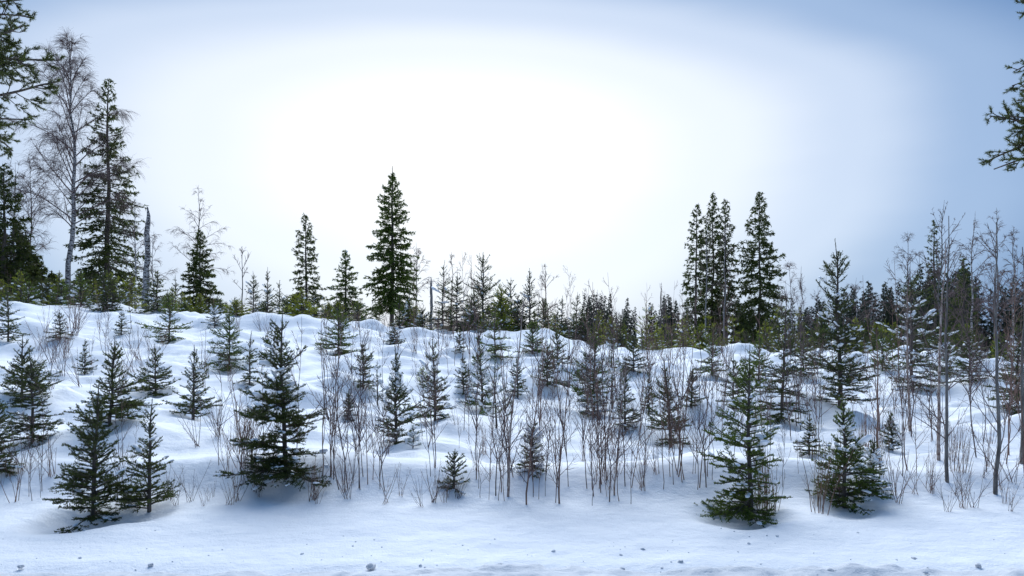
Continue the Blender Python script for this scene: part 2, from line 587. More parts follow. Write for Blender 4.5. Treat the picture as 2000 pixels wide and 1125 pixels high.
    return [('trunk', tr.mesh('spruce_trunk', ['bark_spruce'])),
            ('crown', cr.mesh('spruce_crown', [needle, 'bark_spruce'], False)),
            ('snow_load', sn.mesh('spruce_snow', ['snow_clump']) if sn.n else None)]


def young_pine(seed, h, r, needle='needles_frosted', ns=1.0, snow=0.3):
    """young Scots pine: open whorls of upturned shoots with brushes of long needles"""
    rng = np.random.default_rng(seed)
    tr = MB(); cr = MB(); sn = MB()
    zz = np.linspace(-0.12, 1, 7)
    wob = np.cumsum(rng.normal(0, 0.008 * h, (7, 2)), 0)
    trunk = np.column_stack([wob, zz * h])[None]
    tr.tubes(trunk, ((0.013 * h + 0.004) * (1 - 0.8 * np.clip(zz, 0, 1)))[None], 6, 0)
    P, L = [], []
    z = h * 0.80; base, d = [], []
    while z > 0.10 * h:
        f = 1 - z / h
        a0 = rng.uniform(0, 6.28)
        for q in range(5):
            a = a0 + q * 1.257 + rng.normal(0, 0.25); el = radians(np.interp(f, [0, .4, 1], [55, 30, 5]) + rng.normal(0, 8))
            base.append(z); d.append((cos(a) * cos(el), sin(a) * cos(el), sin(el))); L.append(r * f ** 0.7 * rng.uniform(.7, 1.15) + .03 * h)
        z -= h * rng.uniform(0.13, 0.19)
    base = np.array(base)
    p, _ = along(np.repeat(trunk, len(base), 0), np.arange(len(base)), (base / h + .12) / 1.12)
    Pb = grow(p, np.array(d), np.array(L), 5, -0.2, 0.05, rng, 0.9)
    L = np.array(L)
    cr.tubes(Pb, (0.003 + 0.009 * L)[:, None] * np.linspace(1, .4, 5)[None], 4, 1)
    Lat, _, _ = children(rng, Pb, np.maximum(1, (L / 0.13).astype(int)), 0.4, 0.8, (0.6, 0.9), 4, lambda s, pl: 0.4 * pl, 0.3, 0.05, 0.6, 0.6, 0.03)
    cr.tubes(Lat, np.tile([[.004, .0035, .003, .002]], (len(Lat), 1)), 3, 1)
    nl, nw, dn = 0.042 * ns ** 0.6, 0.0032 * ns, 620 / ns ** 1.2
    for S in (Pb[:, 2:], Lat[:, 1:], trunk[:, -3:]):
        cr.needles(rng, S, dn, nl, nw, 0, (0.35, 0.95), 0.3)
    if snow > 0:
        S = np.concatenate([Pb[:, 1:], Lat])
        S = S[rng.random(len(S)) < snow]
        idx = np.repeat(np.arange(len(S)), 2)
        pp, tt = along(S, idx, rng.uniform(.1, .95, len(idx)))
        sz = np.clip(rng.gamma(4, .006, len(idx)) * (0.5 + h * .35), .01, .08)
        pp[:, 2] += sz * .4
        sn.blobs(rng, pp, tt, sz, 0, .5, 2.0)
    return [('trunk', tr.mesh('pine_trunk', ['bark_spruce'])), ('crown', cr.mesh('pine_crown', [needle, 'bark_spruce'], False)),
            ('snow_load', sn.mesh('pine_snow', ['snow_clump']) if sn.n else None)]


def tall_spruce(seed, h, r, clear=0.05, nb=110, needle='needles_dark', tuft=0.16, dens=26, droop=0.7, hang=0.45, taper=0.8, thin=0.0, snow=0.0, top_spike=0.0, trunk_r=None, narrow_top=1.0):
    """grown spruce: long boughs that sag and lift at the tips, with hanging shoots; thin leaves gaps"""
    rng = np.random.default_rng(seed)
    tr = MB(); cr = MB(); sn = MB()
    K = 10
    zz = np.linspace(-0.03, 1, K)
    wob = np.cumsum(rng.normal(0, 0.004 * h, (K, 2)), 0)
    trunk = np.column_stack([wob, zz * h])[None]
    r0 = trunk_r or 0.0105 * h
    tr.tubes(trunk, (r0 * (1 - np.clip(zz, 0, 1)) ** 0.75 + 0.012)[None], 8, 0)
    top = 1 - top_spike
    u = np.sort((np.arange(nb) + rng.random(nb)) / nb)
    f = u ** 0.9                                              # 0 at the top, 1 at the lowest bough
    z = h * (top - (top - clear) * f)
    a = np.cumsum(rng.uniform(1.6, 3.2, nb))
    prof = np.interp(f, [0, .06, .25, .5, .8, 1], [.03, .14 * narrow_top, .42 * narrow_top, .72, 1.0, .85]) if taper else f
    L = r * prof * rng.uniform(0.62, 1.15, nb) + 0.012 * h
    el = np.radians(np.interp(f, [0, .15, .5, 1], [50, 22, 0, -14]) + rng.normal(0, 8, nb))
    d = np.column_stack([np.cos(a) * np.cos(el), np.sin(a) * np.cos(el), np.sin(el)])
    p, _ = along(np.repeat(trunk, nb, 0), np.arange(nb), (z / h + .03) / 1.03)
    Pb = grow(p, d, L, 7, -droop * np.clip(f * 1.5, 0.1, 1), 0.03, rng, 0.9 * droop)
    cr.tubes(Pb, (0.010 + 0.011 * L)[:, None] * np.linspace(1, .3, 7)[None], 3, 1)
    if thin:
        keep = rng.random(nb) > thin * np.interp(f, [0, .3, 1], [0, .6, 1])
        Pb, L, f = Pb[keep], L[keep], f[keep]
    n2 = np.maximum(2, (L / (h * 0.013 + 0.05)).astype(int))
    Lat, _, _ = children(rng, Pb, n2, 0.12, 1.0, (0.5, 1.0), 4, lambda s, pl: np.minimum(0.5 * (1.08 - s) * pl, 0.35 * pl) + 0.05, -0.5 * droop, 0.06, 0.6, -0.1, 0.04)
    H3, _, _ = children(rng, np.concatenate([Pb, Lat.repeat(1, 0)[:, [0, 0, 1, 1, 2, 2, 3]]]) if len(Lat) else Pb, 2, 0.2, 0.98, (0.6, 1.2), 3, lambda s, pl: hang * np.minimum(1.0, 0.25 + 0.35 * pl) + 0 * s, -2.2, 0.1, 0, -2.0, 0.03)
    cr.tubes(Lat, np.tile(np.array([[.010, .008, .006, .004]]), (len(Lat), 1)), 3, 1)
    for S, q in ((Pb[:, 1:], 1.0), (Lat, 1.0), (H3, 0.9)):
        cr.needles(rng, S, dens * q * .72, tuft * 1.1, tuft * 0.46, 0, (0.3, 1.0), 0.0)
    cr.needles(rng, trunk[:, -2:], dens * 1.2, tuft * .6, tuft * .2, 0, (.3, .7))
    if snow > 0:
        S = np.concatenate([Lat]) if len(Lat) else Pb
        S = S[rng.random(len(S)) < snow]
        idx = np.arange(len(S))
        pp, tt = along(S, idx, rng.uniform(.2, .9, len(idx)))
        sz = np.clip(rng.gamma(4, .018, len(idx)), .03, .2) * (h / 8) ** .5
        pp[:, 2] += sz * .35
        sn.blobs(rng, pp, tt, sz, 0, .45, 2.2)
    return [('trunk', tr.mesh('tall_spruce_trunk', ['bark_spruce'])), ('crown', cr.mesh('tall_spruce_crown', [needle, 'bark_spruce'], False)),
            ('snow_load', sn.mesh('tall_spruce_snow', ['snow_clump']) if sn.n else None)]


def pine_big(seed, h, z0, n, reach, side, thin=1.0):
    """old Scots pine: tall bare stem, crooked limbs ending in tufts of needles"""
    rng = np.random.default_rng(seed)
    tr = MB(); cr = MB()
    zz = np.linspace(-0.03, 1, 9)
    trunk = np.column_stack([np.cumsum(rng.normal(0, .05, 9)), np.cumsum(rng.normal(0, .05, 9)), zz * h])[None]
    tr.tubes(trunk, (0.17 * (1 - 0.75 * np.clip(zz, 0, 1)))[None], 9, 0)
    z = np.sort(rng.uniform(z0, h * .98, n))
    a = np.where(np.arange(n) % 4 != 0, rng.normal(side, .5, n), rng.uniform(0, 2 * pi, n))
    el = np.radians(rng.normal(8, 14, n))
    L = reach * rng.uniform(.7, 1.1, n) * np.interp(z, [z0, h], [1, .55])
    d = np.column_stack([np.cos(a) * np.cos(el), np.sin(a) * np.cos(el), np.sin(el)])
    p, _ = along(np.repeat(trunk, n, 0), np.arange(n), (z / h + .03) / 1.03)
    B = grow(p, d, L, 8, -0.35, 0.10, rng, 0.25)
    cr.tubes(B, (0.012 + 0.014 * L)[:, None] * np.linspace(1, .3, 8)[None], 5, 1)
    S, _, _ = children(rng, B, (L * 5.0 * thin).astype(int), .3, 1, (.5, 1.1), 6, lambda s, pl: .38 * pl * (1.15 - s), 0.1, .12, 0, .4, .1)
    sl = np.linalg.norm(np.diff(S, axis=1), axis=2).sum(1)
    cr.tubes(S, np.tile(np.linspace(.011, .005, 6)[None], (len(S), 1)), 3, 1)
    T, _, _ = children(rng, S, np.maximum(2, (sl * 11 * thin).astype(int)), .3, 1, (.4, 1.0), 4, lambda s, pl: .10 + .10 * pl, .3, .1, 0, .8, .04)
    cr.tubes(T, np.tile(np.array([[.006, .005, .004, .003]]), (len(T), 1)), 3, 1)
    cr.needles(rng, T, 300, .062, .010, 0, (.45, 1.2), .4)
    cr.needles(rng, S[:, 3:], 200, .062, .010, 0, (.45, 1.2), .4)
    return [('trunk', tr.mesh('pine_trunk', ['bark_spruce'])), ('crown', cr.mesh('pine_crown', ['needles_dark', 'bark_spruce'], False))]


# ------------------------------------------------------------------ bare broadleaved trees
def birch(seed, h, r, clear=.25, n1=34, n2=9, n3=7, hang=1.0, el=52, bark='bark_birch', twig='bark_twig_dark', trunk_r=None, tw=1.0, lean=(0, 0), fork=False, droop=1.0, shape=None):
    rng = np.random.default_rng(seed)
    tr = MB(); cr = MB()
    K = 12
    zz = np.linspace(-.02, 1, K)
    wob = np.cumsum(rng.normal(0, .006 * h, (K, 2)), 0)
    trunk = np.column_stack([wob[:, 0] + lean[0] * h * np.clip(zz, 0, 1) ** 1.5, wob[:, 1] + lean[1] * h * np.clip(zz, 0, 1) ** 1.5, zz * h])[None]
    r0 = trunk_r or .011 * h
    tr.tubes(trunk, (r0 * (1 - np.clip(zz, 0, 1)) ** .85 + .004 * tw)[None], 8, 0)
    f = np.sort(rng.random(n1))
    z = h * (clear + (.97 - clear) * f)
    a = np.cumsum(rng.uniform(1.7, 3.0, n1))
    e = np.radians(np.interp(f, [0, .5, 1], [el - 15, el, el + 18]) + rng.normal(0, 8, n1))
    xs, ys = shape or ([0, .2, .6, 1], [.85, 1.0, .75, .15])
    L = r * np.interp(f, xs, ys) * rng.uniform(.7, 1.15, n1)
    d = np.column_stack([np.cos(a) * np.cos(e), np.sin(a) * np.cos(e), np.sin(e)])
    p, _ = along(np.repeat(trunk, n1, 0), np.arange(n1), (z / h + .02) / 1.02)
    B = grow(p, d, L, 8, -.15 * droop, .06, rng, -1.0 * droop)
    cr.tubes(B, ((.24 * r0) * (L / L.max()) ** .8 + .004 * tw)[:, None] * np.linspace(1, .2, 8)[None], 5, 0)
    S, _, _ = children(rng, B, np.maximum(3, (n2 * L / L.max() + 1).astype(int)), .2, 1, (.4, .9), 6, lambda s, pl: (.42 * (1.15 - s)) * pl, -.4 * droop, .09, 0, -1.2 * droop, .03 * h / 10)
    cr.tubes(S, np.tile(np.linspace(.010, .004, 6)[None] * tw, (len(S), 1)), 3, 0)
    T, _, _ = children(rng, S, n3, .15, 1, (.3, .9), 4, lambda s, pl: hang * (.5 + .25 * pl) + 0 * s, -1.1 * droop, .1, 0, -1.6 * droop)
    cr.tubes(T, np.tile(np.array([[.0045, .004, .003, .002]]) * tw, (len(T), 1)), 3, 0)
    return [('trunk', tr.mesh('birch_trunk', [bark])), ('crown', cr.mesh('birch_crown', [twig]))]


def sapling(seed, h, nbr=9, spread=.35, r0=.009, stem='bark_twig', twig='bark_twig', wig=.012, sub=3, el=(.35, .75), start=.2, tw=1.0, lean=(0, 0)):
    """thin bare sapling: one whippy stem with a few ascending twigs"""
    rng = np.random.default_rng(seed)
    tr = MB(); cr = MB()
    K = 10
    zz = np.linspace(-.04, 1, K)
    wob = np.cumsum(rng.normal(0, wig * h, (K, 2)), 0)
    P = np.column_stack([wob[:, 0] + lean[0] * h * np.clip(zz, 0, 1) ** 1.4, wob[:, 1] + lean[1] * h * np.clip(zz, 0, 1) ** 1.4, zz * h])[None]
    tr.tubes(P, (r0 * (1 - .85 * np.clip(zz, 0, 1)) + .0006)[None], 6, 0)
    B, _, _ = children(rng, P, nbr, start, .95, el, 6, lambda s, pl: spread * h * np.minimum(1, 1.25 - s), .25, .07, 0, .5)
    if len(B):
        bl = np.linalg.norm(np.diff(B, axis=1), axis=2).sum(1)
        cr.tubes(B, ((.0022 + .0045 * bl) * tw)[:, None] * np.linspace(1, .35, 6)[None], 4, 0)
        T, _, _ = children(rng, B, sub, .2, .95, (.4, .9), 4, lambda s, pl: .45 * pl * (1.1 - s) + .02, .2, .08)
        cr.tubes(T, np.tile(np.array([[.002, .0017, .0014, .0009]]) * tw, (len(T), 1)), 3, 0)
    return [('trunk', tr.mesh('sapling_stem', [stem])), ('crown', cr.mesh('sapling_twigs', [twig]) if cr.n else None)]


def shrub(seed, h, n=6, spread=.35, mat='bark_twig', tw=1.0, sub=4, straw=False):
    """clump of thin bare stems from one root"""
    rng = np.random.default_rng(seed)
    st = MB(); tg = MB()
    a = rng.uniform(0, 2 * pi, n); e = rng.uniform(.05, .55, n) * (spread / .35)
    d = np.column_stack([np.cos(a) * np.sin(e), np.sin(a) * np.sin(e), np.cos(e)])
    base = np.column_stack([rng.normal(0, .04 * h, n), rng.normal(0, .04 * h, n), np.full(n, -.05 * h)])
    L = h * rng.uniform(.5, 1.05, n)
    P = grow(base, d, L, 7, .1, .05, rng)
    st.tubes(P, (.0024 + .0030 * L)[:, None] * np.linspace(1, .4, 7)[None] * tw, 4, 0)
    T, _, _ = children(rng, P, sub, .3, .95, (.35, .8), 4, lambda s, pl: .4 * pl * (1.15 - s), .25, .08)
    tg.tubes(T, np.tile(np.array([[.0020, .0017, .0014, .0009]]) * tw, (len(T), 1)), 3, 0)
    return [('stems', st.mesh('shrub_stems', [mat])), ('twigs', tg.mesh('shrub_twigs', [mat]) if tg.n else None)]


def link_shrub(label, cat, loc, parts, group=None, rz=0, scale=1.0, name='bare_shrub'):
    t = thing(name, label, cat, loc, group, rz, (0, 0), scale)
    for n, me in parts:
        if me is not None:
            link(n, me, t, 'stuff')
    return t


# ------------------------------------------------------------------ ground and road
near_spots = [(170, 1012, .30, .12), (292, 1000, .22, .05), (1440, 1008, .30, .10), (1648, 992, .28, .06), (565, 928, .35, .08)]
WELLS[:] = []
_w = [(*at(px, py)[:2], r, dp) for px, py, r, dp in near_spots]
WELLS.extend(_w)


def build_ground():
    front = np.radians(np.linspace(-54, 54, 400))
    back = np.radians(np.linspace(56, 304, 70))[1:-1]
    th = np.concatenate([front, back])
    rr = np.concatenate([[0.3, 0.8, 1.6, 2.6, 3.4], np.geomspace(3.9, 45, 270), np.geomspace(46, 3500, 45)])
    R, T = np.meshgrid(rr, th, indexing='ij')
    X, Y = R * np.sin(T), R * np.cos(T) - 0.2
    Z = height(X.ravel(), Y.ravel())
    v = np.column_stack([X.ravel(), Y.ravel(), Z])
    n, m = len(rr), len(th)
    i = np.arange(n - 1)[:, None] * m; j = np.arange(m)[None]; j2 = (j + 1) % m
    A, B, C, D = i + j, i + j2, i + m + j2, i + m + j
    f = np.concatenate([np.stack([A, C, B], -1).reshape(-1, 3), np.stack([A, D, C], -1).reshape(-1, 3)])
    mb = MB()
    v = np.vstack([v, [[0, -0.2, height(np.array([0.]), np.array([-.2]))[0]]]])
    fan = np.column_stack([np.arange(m), (np.arange(m) + 1) % m, np.full(m, n * m)])
    mb.add(v, np.vstack([f, fan[:, [0, 1, 2]]]))
    o = link('snowy_ground', mb.mesh('snowy_ground', ['snow_ground']))
    o['kind'] = 'structure'
    o['label'] = 'hummocky snow covered clearing rising from the roadside'


def build_road():
    xs = np.concatenate([np.linspace(-60, -7, 60), np.linspace(-6.95, 6.95, 260), np.linspace(7, 60, 60)])
    ys = np.concatenate([np.linspace(-4.6, 3.4, 16), np.linspace(3.42, 4.95, 60)])
    X, Y = np.meshgrid(xs, ys, indexing='ij')
    x, y = X.ravel(), Y.ravel()
    z = 0.012 + 0.035 * (vnoise(x * 2.1, y * 5, 31) - .5) + 0.03 * (vnoise(x * 7, y * 9, 32) - .5) + 0.022 * (vnoise(x * 21, y * 23, 33) - .5)
    z += 0.02 * np.exp(-((y - 4.25 - .15 * vnoise(x * .6, x * 0, 35)) / .12) ** 2)
    edge = 4.55 + .18 * (vnoise(x * .8, x * 0 + 1, 36) - .5)
    z -= 0.14 * sstep(0, .3, y - edge)
    z -= 0.14 * sstep(-4.3, -4.6, y)
    n, m = len(xs), len(ys)
    i = np.arange(n - 1)[:, None] * m; j = np.arange(m - 1)[None]
    A, B, C, D = i + j, i + j + 1, i + m + j + 1, i + m + j
    f = np.concatenate([np.stack([A, C, B], -1).reshape(-1, 3), np.stack([A, D, C], -1).reshape(-1, 3)])
    mb = MB(); mb.add(np.column_stack([x, y, z]), f)
    o = link('snowy_road', mb.mesh('snowy_road', ['snow_road']))
    o['kind'] = 'structure'
    o['label'] = 'ploughed road with a crust of packed snow'



ORD = ('first second third fourth fifth sixth seventh eighth ninth tenth eleventh twelfth thirteenth fourteenth fifteenth sixteenth '
       'seventeenth eighteenth nineteenth twentieth').split()


def ordinal(i):
    return ORD[i] if i < 20 else 'twenty-' + ORD[i - 20] if i < 29 else 'thirtieth' if i == 29 else 'thirty-' + ORD[i - 30]


# ------------------------------------------------------------------ young trees on the slope, told apart one by one
# column, base row, top row, half width (photo pixels), needles, sparse, snow, label
D_, G_, B_ = 'needles_dark', 'needles_green', 'needles_bright'
SPRUCES = [
    (548, 790, 720, 24, D_, .6, .2, 'tiny spruce half hidden left behind the largest wide spruce'),
    (680, 820, 760, 16, D_, .7, .2, 'tiny spruce on open snow right of the largest wide spruce, lower one'),
    (905, 770, 690, 20, D_, .65, .3, 'tiny spruce between the slender spruce and the snowy centre pair'),
    (1010, 775, 690, 22, D_, .6, .3, 'tiny spruce right of the snowy centre pair'),
    (1350, 800, 715, 22, D_, .65, .2, 'tiny thin spruce right of the brownish skirted spruce'),
    (1580, 890, 800, 26, D_, .6, .3, 'tiny spruce between the two roadside spruces at right'),
    (1480, 745, 650, 30, G_, .4, .2, 'small green spruce on the crest behind the bright roadside spruce'),
    (1570, 735, 640, 30, D_, .5, .2, 'small spruce on the crest left of the tall broad young spruce'),
    (1740, 880, 800, 22, D_, .6, .4, 'tiny snowy spruce above the small snow covered spruce'),
    (165, 730, 660, 18, D_, .6, .2, 'tiny spruce on the upper left slope above the leggy spruce'),
    (62, 866, 690, 58, D_, .45, .10, 'dark skirted young spruce at the left edge, in front of a twin'),
    (42, 786, 650, 50, D_, .55, .12, 'young spruce half hidden behind the dark skirted spruce at the left edge'),
    (-8, 932, 745, 48, D_, .4, .05, 'cut off spruce whose boughs reach in at the far left edge'),
    (212, 830, 655, 62, D_, .5, .10, 'leggy spruce with wide lower boughs behind the roadside pair at left'),
    (182, 1018, 745, 70, D_, .22, .06, 'dark bushy spruce in a snow hollow by the road, left one of a pair'),
    (292, 1000, 775, 66, D_, .45, .08, 'open roadside spruce with a forked bare leader, right one of a pair'),
    (304, 774, 672, 42, D_, .65, .12, 'small airy spruce on a dark foot, above the roadside pair at left'),
    (378, 820, 672, 38, D_, .75, .16, 'thin spruce with bare upswept shoots and a long leader, left slope'),
    (118, 664, 604, 22, D_, .5, .15, 'tiny spruce on the upper left slope among thin twigs'),
    (16, 668, 560, 36, D_, .35, .25, 'snow flecked spruce at the left edge below the dark forest'),
    (237, 657, 606, 20, D_, .6, .2, 'tiny spruce below the broken birch stub'),
    (330, 670, 566, 42, G_, .45, .12, 'green topped spruce on the crest left of the dark pointed spruce'),
    (450, 724, 604, 45, G_, .55, .1, 'neat pyramid spruce with a clear stem, left of centre on the upper slope'),
    (487, 754, 645, 28, D_, .7, .25, 'slim small spruce touching the right side of a neat pyramid spruce'),
    (420, 640, 592, 22, D_, .5, .7, 'little snow laden spruce on the crest below the dark pointed spruce'),
    (566, 928, 598, 88, D_, .12, .22, 'largest wide spruce on the slope, left of centre, with snow on its boughs'),
    (660, 690, 596, 50, G_, .5, .1, 'spreading young spruce on the crest below a grey-green spruce'),
    (711, 760, 664, 30, D_, .5, .12, 'small compact spruce on open snow right of the largest wide spruce'),
    (769, 673, 638, 26, D_, .45, .3, 'low flat spruce at the foot of the tall central spruce'),
    (774, 866, 668, 46, D_, .6, .4, 'narrow spruce with snowy lower boughs in front of the centre'),
    (850, 822, 648, 40, D_, .55, .35, 'slender spruce on a snow hump, right of the narrow snowy spruce'),
    (886, 954, 872, 34, D_, .8, .0, 'tiny bristly spruce with upturned shoots just behind the road bank'),
    (942, 806, 640, 38, G_, .45, .7, 'snow laden green spruce, left one of a touching pair at centre'),
    (1040, 918, 815, 32, D_, .7, .5, 'small snowy spruce growing among the birch saplings'),
    (1040, 692, 625, 34, G_, .5, .1, 'small spruce on the crest behind the tall birch sapling'),
    (1088, 728, 640, 32, D_, .6, .15, 'open little spruce left of a round snow capped stump'),
    (1068, 756, 668, 36, D_, .65, .3, 'twiggy dark spruce in front of a round snow capped stump'),
    (968, 700, 600, 34, G_, .55, .15, 'spruce on the crest with a level top tier, right of centre'),
    (900, 690, 640, 16, D_, .6, .2, 'tiny narrow spruce on the crest just right of centre'),
    (1160, 815, 650, 56, G_, .3, .75, 'dense bushy spruce heavy with snow, right of centre'),
    (1240, 728, 655, 32, D_, .5, .15, 'small round based spruce near the crest right of the bushy snowy spruce'),
    (1222, 842, 700, 27, D_, .65, .3, 'slim spruce rising between birch saplings, right of the bushy snowy spruce'),
    (1267, 806, 715, 18, D_, .65, .2, 'thin small spruce between two slim spruces on the right slope'),
    (1312, 872, 690, 46, D_, .6, .2, 'brownish thin spruce with a flat dark skirt behind bare saplings'),
    (1391, 731, 648, 28, G_, .5, .15, 'small spruce on the crest below the tall paired spruces'),
    (1434, 800, 690, 40, D_, .65, .25, 'thin grey-green spruce left behind the bright roadside spruce'),
    (1466, 1014, 668, 88, G_, .05, .10, 'bright green bushy spruce in a snow hollow by the road at right'),
    (1530, 820, 585, 60, D_, .4, .25, 'dusky spruce standing behind the bright roadside spruce'),
    (1635, 796, 465, 80, D_, .3, .35, 'tall broad young spruce with a long bare spike, right slope'),
    (1648, 992, 765, 76, G_, .2, .2, 'dark roadside spruce with long drooping lower boughs at right'),
    (1705, 966, 850, 40, D_, .5, .8, 'small snow covered spruce leaning against the drooping roadside spruce'),
    (1788, 762, 520, 62, D_, .25, .6, 'snowy spruce with layered boughs and a dark trunk at right'),
    (1895, 748, 640, 42, D_, .3, .5, 'low snow dusted spruce behind the grey alder trunks'),
    (1985, 805, 600, 62, D_, .3, .5, 'dark snow dusted spruce at the right edge'),
    (1722, 725, 640, 26, G_, .4, .2, 'small green spruce on the crest left of the layered snowy spruce'),
    (1848, 735, 650, 30, D_, .4, .4, 'little dark spruce right of the layered snowy spruce'),
]
# every young tree stands in a shallow hollow of the snow
WELLS.extend([(*(q := at(t_[0], t_[1]))[:2], max(.10, t_[3] * q[1] / F * .55), .05 + .03 * (t_[0] % 3)) for t_ in SPRUCES if t_[1] < 900 and t_[1] > 690])
build_ground()
build_road()
for i, (px, by, ty, hw, nm, sp, snw, lab) in enumerate(SPRUCES):
    x, y, z = at(px, by)
    s = y / F
    h, r = (by - ty) * s, hw * s * 1.20
    parts = young_spruce(100 + i, h, r, nm, min(max(y / 5.6, 1.05), 6), sp, min(.95, snw * 1.6 + .06), leader=(.14 if sp < .5 else .20) * (.8 + .05 * (i * 7 % 9)), up=.35 + .5 * sp,
                         lean=((.06, 0) if px in (182, 292, 212) else (.03 * sin(i * 2.3), .02 * cos(i * 1.7))), snow_size=1.3 if snw > .5 else 1.0)
    make('young_spruce', lab, 'spruce', (x, y, z - .02), parts, 'young spruces on the snowy slope', rz=0)

PINES = [
    (738, 792, 705, 20, 'needles_frosted', .4, 'frosted little pine with a bare whorled tip, left of centre'),
    (806, 876, 828, 18, 'needles_frosted', .5, 'tiny frosted pine at the foot of the narrow snowy spruce'),
    (968, 836, 700, 46, 'needles_green', .6, 'snow loaded young pine, right one of a touching pair at centre'),
    (824, 752, 716, 14, 'needles_bright', .1, 'tiny yellow-green pine bush beside the slender spruce'),
    (1195, 805, 655, 46, 'needles_green', .7, 'snowy young pine pressed against the bushy snowy spruce'),
]
for i, (px, by, ty, hw, nm, snw, lab) in enumerate(PINES):
    x, y, z = at(px, by)
    s = y / F
    make('young_pine', lab, 'pine', (x, y, z - .02), young_pine(300 + i, (by - ty) * s, hw * s, nm, max(1, y / 8), snw), 'young pines on the slope', rz=i)

# ------------------------------------------------------------------ trees along and behind the crest: column, distance, top row, half width
CRESTS = [
    # kind, column, distance, top row, half width px, needles, sparse, snow, label
    ('s', 590, 31, 560, 34, B_, .2, .05, 'yellow-green young spruce on the crest below the narrow ragged spruce'),
    ('s', 462, 31, 585, 24, B_, .3, .05, 'yellow-green little spruce on the crest left of the bare forked sapling'),
    ('s', 700, 33, 590, 26, G_, .3, .1, 'green young spruce on the crest left of the tall central spruce'),
    ('s', 735, 34, 600, 26, G_, .3, .1, 'green bushy spruce touching the trunk of the tall central spruce'),
    ('s', 640, 34, 590, 28, G_, .3, .15, 'green young spruce between the ragged spruce and the grey-green spruce'),
    ('s', 522, 34, 520, 20, D_, .4, .1, 'slender dark spruce on the crest with a spike tip, left of a near twin'),
    ('s', 545, 35, 545, 18, D_, .4, .1, 'slender dark spruce on the crest with a spike tip, right of a near twin'),
    ('s', 493, 36, 528, 20, D_, .45, .1, 'thin grey spruce on the crest right of the bare forked sapling'),
    ('s', 862, 34, 505, 27, D_, .55, .1, 'spire topped young spruce right of the broken grey snag'),
    ('s', 893, 33, 528, 38, D_, .35, .08, 'dark wide young spruce right of the spire topped spruce'),
    ('s', 943, 34, 492, 44, D_, .4, .08, 'dark open spruce with lifted boughs on the crest right of centre'),
    ('s', 978, 32, 552, 34, B_, .25, .1, 'yellow-green spruce on the crest under the dark open spruce'),
    ('s', 1000, 35, 540, 30, D_, .6, .08, 'thin pointed spruce right of the yellow-green crest spruce'),
    ('s', 1035, 33, 522, 34, D_, .4, .08, 'dark pointed spruce on the crest behind the tall birch sapling'),
    ('s', 1062, 34, 580, 26, G_, .4, .1, 'short green spruce on the crest where the ground starts to fall'),
    ('s', 1098, 34, 575, 22, D_, .6, .1, 'thin spiky spruce at the right end of the central crest row'),
    ('s', 1125, 37, 568, 20, D_, .75, .05, 'almost bare spiky spruce left of the distant dark trees'),
    ('s', 1170, 33, 600, 26, B_, .2, .1, 'yellow-green young spruce in front of the distant dark trees'),
    ('s', 1195, 36, 612, 22, B_, .2, .1, 'small yellow-green spruce behind the bushy snowy spruce'),
    ('p', 1262, 36, 590, 36, B_, .2, .1, 'bright yellow-green bushy pine on the right crest'),
    ('p', 1300, 40, 605, 24, B_, .2, .05, 'smaller yellow-green pine right of the bushy crest pine'),
    ('p', 1345, 38, 612, 24, B_, .2, .05, 'yellow-green pine at the left foot of the tall paired spruces'),
    ('p', 1388, 38, 608, 30, B_, .2, .05, 'yellow-green pine in front of the tall paired spruces'),
    ('p', 1432, 38, 612, 26, B_, .2, .05, 'yellow-green pine between the tall pair and the lone layered spruce'),
    ('p', 1520, 34, 590, 32, B_, .2, .1, 'yellow-green pine behind the bright roadside spruce'),
    ('p', 1560, 38, 600, 26, B_, .2, .1, 'yellow-green pine left of the tall broad young spruce'),
    ('p', 1730, 40, 622, 20, B_, .2, .1, 'yellow-green pine left of the layered snowy spruce'),
    ('s', 130, 36, 548, 24, D_, .35, .3, 'snow flecked spruce at the foot of the tall drooping birch'),
    ('s', 95, 38, 540, 26, D_, .3, .3, 'dark snow flecked spruce left of the tall drooping birch'),
    ('s', 55, 36, 545, 28, D_, .3, .3, 'dark snow flecked spruce under the left forest edge'),
    ('s', 165, 40, 560, 24, D_, .3, .3, 'dark snow flecked spruce between the drooping birch and the tall left spruce'),
    ('s', 290, 40, 560, 18, D_, .4, .2, 'small dark spruce right of the broken birch stub'),
    ('s', 342, 42, 535, 18, D_, .2, .1, 'small pointed dark spruce left of the dark pointed spruce'),
    ('s', 425, 38, 575, 22, G_, .3, .2, 'green bushy spruce right of the dark pointed spruce'),
    ('s', 360, 35, 590, 20, G_, .3, .1, 'green bushy spruce at the left foot of the dark pointed spruce'),
    ('s', 800, 37, 560, 22, D_, .5, .2, 'thin spruce left of the broken grey snag'),
    ('s', 825, 34, 600, 24, D_, .35, .3, 'low dark spruce below the broken grey snag'),
    ('s', 920, 36, 575, 24, D_, .4, .2, 'low dark spruce left of the dark open spruce'),
    ('s', 612, 37, 560, 26, D_, .35, .15, 'dark low spruce right of the narrow ragged spruce'),
]
for i, (kd, px, Y, ty, hw, nm, sp, snw, lab) in enumerate(CRESTS):
    x, y, z = on(px, Y)
    h = EYE + (HZ - ty) / F * Y - z
    r = hw * Y / F
    if kd == 's':
        make('crest_spruce', lab, 'spruce', (x, y, z - .05), young_spruce(500 + i, h, r * 1.4, nm, 6.0, sp, snw, .14, .5, snow_size=1.6), 'young trees along the crest')
    else:
        make('crest_pine', lab, 'pine', (x, y, z - .05), young_pine(500 + i, h, r, nm, 3.6, snw), 'young trees along the crest')

# ------------------------------------------------------------------ grown trees behind the crest


def big(px, Y, ty):
    x, y, z = on(px, Y)
    return (x, y, z - .1), EYE + (HZ - ty) / F * Y - z


